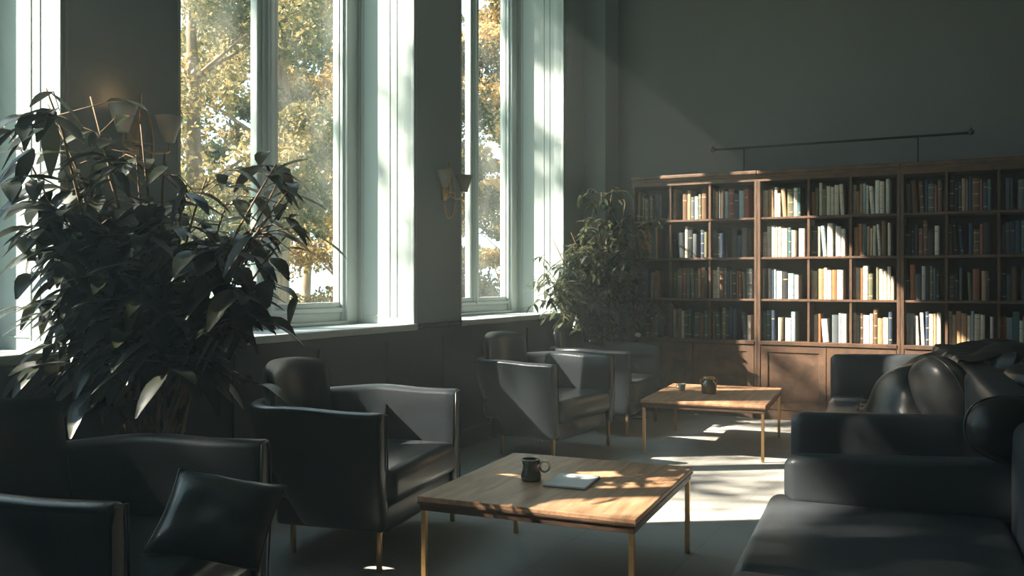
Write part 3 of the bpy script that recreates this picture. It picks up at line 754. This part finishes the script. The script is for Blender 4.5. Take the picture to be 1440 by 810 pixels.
def houseplant(loc, label, targets, leaf, mat, seed, potr=0.2, poth=0.36, nt=9, nl=9, xlim=None, twig=0.28, cat='potted plant', name='potted_plant', stem_r=0.010, thin=False):
    r = random.Random(seed)
    root = empty(name, loc); tag(root, label, cat)
    q = MB(); q.lathe([(0, 0), (potr*0.72, 0), (potr*0.78, 0.01), (potr, poth-0.02), (potr, poth), (potr*0.93, poth), (potr*0.9, poth-0.04), (0, poth-0.04)], 28); q.build('pot', M['pot'], root)
    q = MB(); q.lathe([(0, poth-0.039), (potr*0.895, poth-0.039), (potr*0.895, poth-0.025), (0, poth-0.02)], 20); q.build('soil', M['soil'], root)
    V = []; F = []
    for (tx, ty, tz) in targets:
        if xlim: tx = max(tx, xlim(loc[1]+ty)+0.12-loc[0])
        base = Vector((r.uniform(-0.5, 0.5)*potr, r.uniform(-.5, .5)*potr, poth-0.03)); tip = Vector((tx, ty, tz))
        mid = Vector((base.x*0.6+tip.x*0.35, base.y*0.6+tip.y*0.35, base.z*0.4+tip.z*0.62))
        pts = []
        for i in range(9):
            t = i/8; pts.append(base*(1-t)**2 + mid*2*t*(1-t) + tip*t*t + Vector((r.uniform(-1, 1), r.uniform(-1, 1), 0))*0.008)
        q = MB(); q.tube(pts, [stem_r*(1-0.65*i/8) for i in range(9)], 6)
        for k in range(nt):
            t = r.uniform(0.42, 1.0); i = min(7, int(t*8)); f_ = t*8-i
            p = pts[i].lerp(pts[i+1], f_)
            an = r.uniform(0, 2*PI); el = r.uniform(-0.35, 0.7)
            d = Vector((math.cos(an)*math.cos(el), math.sin(an)*math.cos(el), math.sin(el)))
            ln = twig*r.uniform(0.55, 1.25); tp = [p, p+d*ln*0.5+Vector((0, 0, 0.02)), p+d*ln+Vector((0, 0, -0.04))]
            if xlim and (loc[0]+tp[2].x) < xlim(loc[1]+tp[2].y)+0.03: d.x = abs(d.x); tp = [p, p+d*ln*0.5, p+d*ln*0.9]
            q.tube(tp, [0.003, 0.0025, 0.0015], 4)
            for j in range(nl):
                s = (j+0.6)/nl; pp = tp[0].lerp(tp[1], s*2) if s < 0.5 else tp[1].lerp(tp[2], s*2-1)
                a2 = r.uniform(0, 2*PI)
                dd = (tp[2]-tp[0]).normalized()*0.5 + Vector((math.cos(a2), math.sin(a2), r.uniform(-0.7, 0.35)))
                L_ = leaf[0]*r.uniform(0.6, 1.2)
                end = pp + dd.normalized()*L_
                if xlim and (loc[0]+end.x) < xlim(loc[1]+end.y): continue
                if xlim and (loc[1]+end.y) > 8.6 and (loc[0]+end.x) < -3.3: continue
                if (loc[1]+end.y) > 8.6 and (loc[0]+end.x) > -3.1: continue
                if thin and r.random() < 0.8:      # leaves left out along the sunbeams, so light reaches the near table
                    k_ = (loc[2]+end.z-0.41)/0.746; lx = loc[0]+end.x+0.839*k_; ly = loc[1]+end.y+0.545*k_
                    if -2.15 < lx < -1.1 and 3.42 < ly < 3.98: continue
                add_leaf(V, F, pp, dd, Vector((r.uniform(-.3, .3), r.uniform(-.3, .3), 1)), L_, leaf[1]*L_/leaf[0], r.uniform(0.1, 0.6))
        q.build('stem', M['bark'], root)
    q = MB(); q.add(V, F, 0, True); q.build('foliage', mat, root)
    return root
def wl(y_):   # innermost x a leaf may reach
    for (a, bb, no) in WINS:
        if a+0.04 < y_ < bb-0.05: return -3.98
    return -3.56
r1 = random.Random(21); T = []
for k in range(34):
    u = r1.uniform(-1, 1); hz = 1.0-0.24*max(0, u+0.1) 
    # screen-parallel spread: along (0.889,0.457)
    ex = u*0.58; dep = r1.uniform(-0.16, 0.16)
    T.append((0.889*ex - 0.457*dep + 0.03, 0.457*ex + 0.889*dep, r1.uniform(1.2, 2.22 if u < -0.4 else (1.98 if u < 0.25 else 1.80))))
houseplant((-3.13, 2.70, 0), 'big dark broad-leaved potted plant between the nearest chairs, before the glowing sconce', T, (0.165, 0.040), M['leaf'], 5, xlim=wl, nt=8, nl=9, twig=0.24, thin=True)
r2 = random.Random(33); T = []
for k in range(30):
    u = r2.uniform(-1, 1)
    ex = u*0.60; dep = r2.uniform(-0.15, 0.1)
    top = 2.22 if u > 0.0 else 1.95+0.25*u
    T.append((0.889*ex + 0.457*dep*0.3 + 0.10, 0.457*ex*0.5 - 0.16 + dep, r2.uniform(1.1, top)))
T += [(0.0, -1.0, 1.28), (-0.02, -0.8, 1.45), (0.08, -0.95, 1.14), (0.0, -1.2, 1.2), (0.0, -0.6, 1.62), (0.1, -0.7, 1.1)]
houseplant((-3.33, 8.33, 0), 'airy slim-leaved potted plant in the corner between window and bookcase', T, (0.115, 0.021), M['leafslim'], 8, potr=0.16, poth=0.34, xlim=wl, nt=9, nl=9, twig=0.22, stem_r=0.008)

# ------------------------------------------------------------------ outdoors
GZ = -0.35
q = MB(); n = 40; vs = []; fs = []
X = np.linspace(-90, -4.45, n); Y = np.linspace(-40, 90, n)
for x in X:
    for y_ in Y: vs.append((x, y_, GZ + 0.25*noise.noise(Vector((x*0.08, y_*0.08, 0)))*min(1, (-4.45-x)/5)))
for i in range(n-1):
    for j in range(n-1): a = i*n+j; fs.append((a, a+n, a+n+1, a+1))
q.add(vs, fs, 0, True); o = q.build('lawn', M['lawn']); o['kind'] = 'structure'

def leafcloud(rng, clumps, per, size, spread):
    C = np.repeat(np.array(clumps), per, axis=0); K = len(C)
    rr = np.random.RandomState(rng.randint(0, 10**6))
    d = rr.normal(size=(K, 3)); d /= np.linalg.norm(d, axis=1)[:, None]
    rad = rr.uniform(0, 1, K)**0.45
    P = C[:, :3] + d*rad[:, None]*C[:, 3:4]*np.array([1, 1, 0.75])
    a = rr.normal(size=(K, 3)); a /= np.linalg.norm(a, axis=1)[:, None]
    b = np.cross(a, rr.normal(size=(K, 3))); b /= np.linalg.norm(b, axis=1)[:, None]
    s = size*rr.uniform(0.6, 1.3, K)[:, None]
    v0 = P - a*s; v1 = P + b*s*0.5; v2 = P + a*s; v3 = P - b*s*0.5
    V = np.stack([v0, v1, v2, v3], 1).reshape(-1, 3)
    return V
def cloud_obj(name, V, mat, parent):
    me = bpy.data.meshes.new(name); K = len(V)//4
    me.vertices.add(len(V)); me.vertices.foreach_set('co', V.astype(np.float32).ravel())
    me.loops.add(len(V)); me.loops.foreach_set('vertex_index', np.arange(len(V), dtype=np.int32))
    me.polygons.add(K); me.polygons.foreach_set('loop_start', np.arange(0, len(V), 4, dtype=np.int32)); me.polygons.foreach_set('loop_total', np.full(K, 4, dtype=np.int32))
    me.update(calc_edges=True); me.validate(); me.materials.append(mat)
    o = bpy.data.objects.new(name, me); COL.objects.link(o); o.parent = parent; return o
def tree(x, y_, h, cr, lo, nclump, per, lsize, mat, label, seed, trunk_r=0.2, name='tree', group='trees in the garden outside', crs=0.55, extra=()):
    r = random.Random(seed); root = empty(name, (x, y_, GZ)); tag(root, label, 'tree', group)
    q = MB(); pts = [Vector((0.15*noise.noise(Vector((seed, i*0.7, 0)))*i*0.5, 0.15*noise.noise(Vector((seed+9, i*0.7, 0)))*i*0.5, h*0.85*i/8-0.05)) for i in range(9)]
    q.tube(pts, [trunk_r*(1.25 if i == 0 else 1-0.09*i) for i in range(9)], 12); q.build('trunk', M['treebark'], root)
    cl = []
    for k in range(nclump):
        a = r.uniform(0, 2*PI); t = r.random()
        z = lo + (h-lo)*t; prof = math.sin(PI*min(1, 0.15+0.8*t))**0.6
        rad = cr*prof*math.sqrt(r.random()); cl.append((rad*math.cos(a), rad*math.sin(a), z, crs*r.uniform(0.6, 1.3)))
    cl += [(e[0]-x, e[1]-y_, e[2]-GZ, e[3]) for e in extra]
    lm = MB()
    for c in cl[::3]:
        i = max(1, min(7, int(8*(c[2]-0.5)/(h*0.85)))); s = pts[i]; e = Vector(c[:3])
        lm.tube([s, s.lerp(e, 0.5)+Vector((0, 0, 0.15)), e], [trunk_r*0.2, trunk_r*0.09, 0.01], 5)
    lm.build('branches', M['treebark'], root)
    cloud_obj('foliage', leafcloud(r, cl, per, lsize, 1), mat, root)
    return root
# trees in the view sectors  (x, y, height, crown radius, crown bottom ...)
TR = [(-9.2, 8.7, 6.8, 1.9, 1.9, 44, 600, 0.046, 'tree_olive', 'olive autumn tree with low crown filling the left pane of the middle window'),
      (-12.2, 13.6, 8.2, 2.1, 2.6, 46, 480, 0.06, 'tree_olive', 'autumn tree with bare orange-lit trunk in the right pane of the middle window', 0.34),
      (-12.8, 16.3, 8.0, 2.0, 0.7, 60, 520, 0.06, 'tree_gold', 'golden yellow tree against the right edge of the middle window'),
      (-17.5, 14.2, 9.5, 2.8, 2.8, 44, 300, 0.11, 'tree_gold', 'tall golden tree standing further back behind the olive one'),
      (-21, 25, 11.5, 3.5, 3.2, 46, 280, 0.14, 'tree_green', 'dark green tree far back between the two golden trees'),
      (-10.2, 19.6, 8.6, 2.1, 0.9, 64, 520, 0.06, 'tree_gold', 'golden tree filling the right pane of the far window'),
      (-9.6, 15.6, 8.8, 1.3, 1.0, 34, 480, 0.055, 'tree_green', 'green tree at the left pane of the far window'),
      (-15.5, 30.5, 11, 3.2, 1.5, 70, 260, 0.14, 'tree_olive', 'olive tree far off behind the golden one at the far window'),
      (-22, 17.0, 8.5, 3.0, 1.2, 60, 260, 0.14, 'tree_green', 'dark green tree at the far edge of the lawn, left pane')]
for i, t in enumerate(TR):
    tree(t[0], t[1], t[2], t[3], t[4], t[5], t[6], t[7], M[t[8]], t[9], 40+i, trunk_r=(t[10] if len(t) > 10 else 0.17))
# low shrubs outside
SHB = [(-8.6, 7.1, 0.75, 'low brown shrub outside below the left pane of the middle window'), (-10.2, 8.9, 0.8, 'tangled brown shrub at the foot of the olive tree'),
       (-11.5, 14.6, 0.8, 'low shrub at the right pane of the middle window beside the orange trunk'), (-8.8, 16.6, 0.9, 'low shrub outside the far window')]
for i, (x, y_, rr, lb) in enumerate(SHB):
    root = empty('shrub', (x, y_, GZ)); tag(root, lb, 'shrub', 'shrubs in the garden outside'); r = random.Random(80+i)
    cl = [(r.uniform(-1, 1)*rr, r.uniform(-1, 1)*rr, r.uniform(0.1, 0.75), 0.3) for _ in range(26)]
    q = MB()
    for c in cl[::2]: q.tube([(0, 0, 0), (c[0]*0.5, c[1]*0.5, c[2]*0.7), c[:3]], [0.02, 0.012, 0.006], 5)
    q.build('stems', M['treebark'], root); cloud_obj('foliage', leafcloud(r, cl, 180, 0.05, 1), M['hedge'], root)

# sun direction: horizontal (0.839, 0.545), drop 0.746
SD = Vector((0.839, 0.545, -0.746)).normalized()
# unseen sun-side trees that break up the beams, with added light-blocking clumps
def suntree(dist, y0, zoff, h, cr, lo, ncl, per, ls, label, seed, crs=0.5, hits=()):
    p = Vector((WX, y0, 2.0)) - SD*dist
    return tree(p.x, p.y, h, cr, lo, ncl, per, ls, M['tree_olive'], label, seed, trunk_r=0.22, crs=crs, extra=[tuple(Vector(h_[:3]) - SD*(dist+h_[3])) + (h_[4],) for h_ in hits])
rh = random.Random(3); H0 = []; H1 = []  # leaf clumps added along sun rays to keep sun off sofas and near chair
for yy in np.arange(-0.3, 2.8, 0.45):
    for zz in np.arange(0.9, 4.7, 0.45):
        a = yy+rh.uniform(-.15, .15); c = zz+rh.uniform(-.15, .15)
        if c > 3.2+0.2*math.sin(a*5) or a < 1.35+0.2*math.sin(c*4): H0.append((WX, a, c, rh.uniform(-1, 1.2), rh.uniform(0.4, 0.5)))
for yy in np.arange(2.9, 4.9, 0.5):
    for zz in np.arange(2.8, 4.7, 0.5): H1.append((WX, yy+rh.uniform(-.2, .2), zz+rh.uniform(-.2, .2), rh.uniform(-1, 1.2), rh.uniform(0.36, 0.5)))
suntree(11.5, 1.6, 0, 9.6, 1.9, 4.9, 4, 120, 0.10, 'unseen tall tree with leaf clumps added to shade the near window', 61, 0.6, hits=H0)
suntree(13.0, 4.4, 0, 11.0, 2.3, 5.4, 10, 120, 0.10, 'unseen tall tree with leaf clumps added to shade the middle window', 62, 0.6, hits=H1)
suntree(15.0, 7.2, 0, 12.2, 2.3, 6.4, 8, 120, 0.11, 'unseen tall tree at the far window, clumps added to block a sun patch', 63, 0.6, hits=((-2.25, 9.0, 2.55, 3, 0.42), (-2.6, 9.0, 2.7, 3, 0.42)))  # clumps added to block sun on the wall above the bookcases

# ------------------------------------------------------------------ haze
q = MB(); q.box(-3.58, RIGHT-0.02, FRONT+0.02, BACK-0.02, 0.003, CEIL-0.02)
hm = bpy.data.materials.new('dusty_air'); hm.use_nodes = True; nt = hm.node_tree; nt.nodes.clear()
o_ = nt.nodes.new('ShaderNodeOutputMaterial'); vsn = nt.nodes.new('ShaderNodeVolumeScatter')
vsn.inputs['Color'].default_value = (0.86, 0.95, 0.93, 1); vsn.inputs['Density'].default_value = 0.0145; vsn.inputs['Anisotropy'].default_value = 0.45
nt.links.new(vsn.outputs[0], o_.inputs['Volume'])
hz = q.build('haze', hm); tag(hz, 'thin dusty haze filling the room air, glowing in the sunbeams', 'haze', kind='stuff')

# ------------------------------------------------------------------ light, world, camera
sd = bpy.data.lights.new('sun', 'SUN'); sd.energy = 88; sd.color = (1.0, 0.88, 0.74); sd.angle = math.radians(0.6)
so = bpy.data.objects.new('sun', sd); COL.objects.link(so); so.rotation_euler = SD.to_track_quat('-Z', 'Y').to_euler(); so.location = (-12, -4, 12)
wd = bpy.data.worlds.new('World'); scn.world = wd; wd.use_nodes = True; nt = wd.node_tree
bg = nt.nodes['Background']; tc = nt.nodes.new('ShaderNodeTexCoord'); sx = nt.nodes.new('ShaderNodeSeparateXYZ'); nt.links.new(tc.outputs['Generated'], sx.inputs[0])
cr = nt.nodes.new('ShaderNodeValToRGB'); cr.color_ramp.elements[0].position = 0.0; cr.color_ramp.elements[0].color = (0.72, 0.90, 1.0, 1)
cr.color_ramp.elements[1].position = 0.6; cr.color_ramp.elements[1].color = (0.55, 0.82, 1.0, 1)
nt.links.new(sx.outputs['Z'], cr.inputs[0]); nt.links.new(cr.outputs[0], bg.inputs['Color']); bg.inputs['Strength'].default_value = 7.2
# portals at the window openings guide sky light sampling
for i, (a, bb, no) in enumerate(WINS):
    pd = bpy.data.lights.new('window_daylight', 'AREA'); pd.shape = 'RECTANGLE'; pd.size = 3.4; pd.size_y = bb-a; pd.cycles.is_portal = True
    po = bpy.data.objects.new('window_daylight', pd); COL.objects.link(po)
    po.location = (OX-0.2, (a+bb)/2-0.1, (SILL+HEAD)/2); po.rotation_euler = Vector((1, 0, 0)).to_track_quat('-Z', 'Y').to_euler()
    pd.size, pd.size_y = (bb-a+0.2, HEAD-SILL)

cam = bpy.data.cameras.new('camera'); co = bpy.data.objects.new('camera', cam); COL.objects.link(co); scn.camera = co
cam.sensor_width = 36; cam.lens = 36*1269/1440; cam.shift_y = -10/1440; cam.clip_start = 0.05; cam.clip_end = 300
co.location = (0, 0, 1.3); co.rotation_euler = (PI/2, 0, math.radians(27.2))
vs_ = scn.view_settings; vs_.view_transform = 'Standard'; vs_.look = 'None'; vs_.exposure = -1.4; vs_.gamma = 1; vs_.use_curve_mapping = False
cy = scn.cycles; cy.use_denoising = True; cy.max_bounces = 8; cy.diffuse_bounces = 5; cy.glossy_bounces = 3; cy.transparent_max_bounces = 12; cy.volume_bounces = 1
cy.caustics_reflective = False; cy.caustics_refractive = False; cy.sample_clamp_indirect = 12; cy.use_adaptive_sampling = True; cy.adaptive_threshold = 0.02
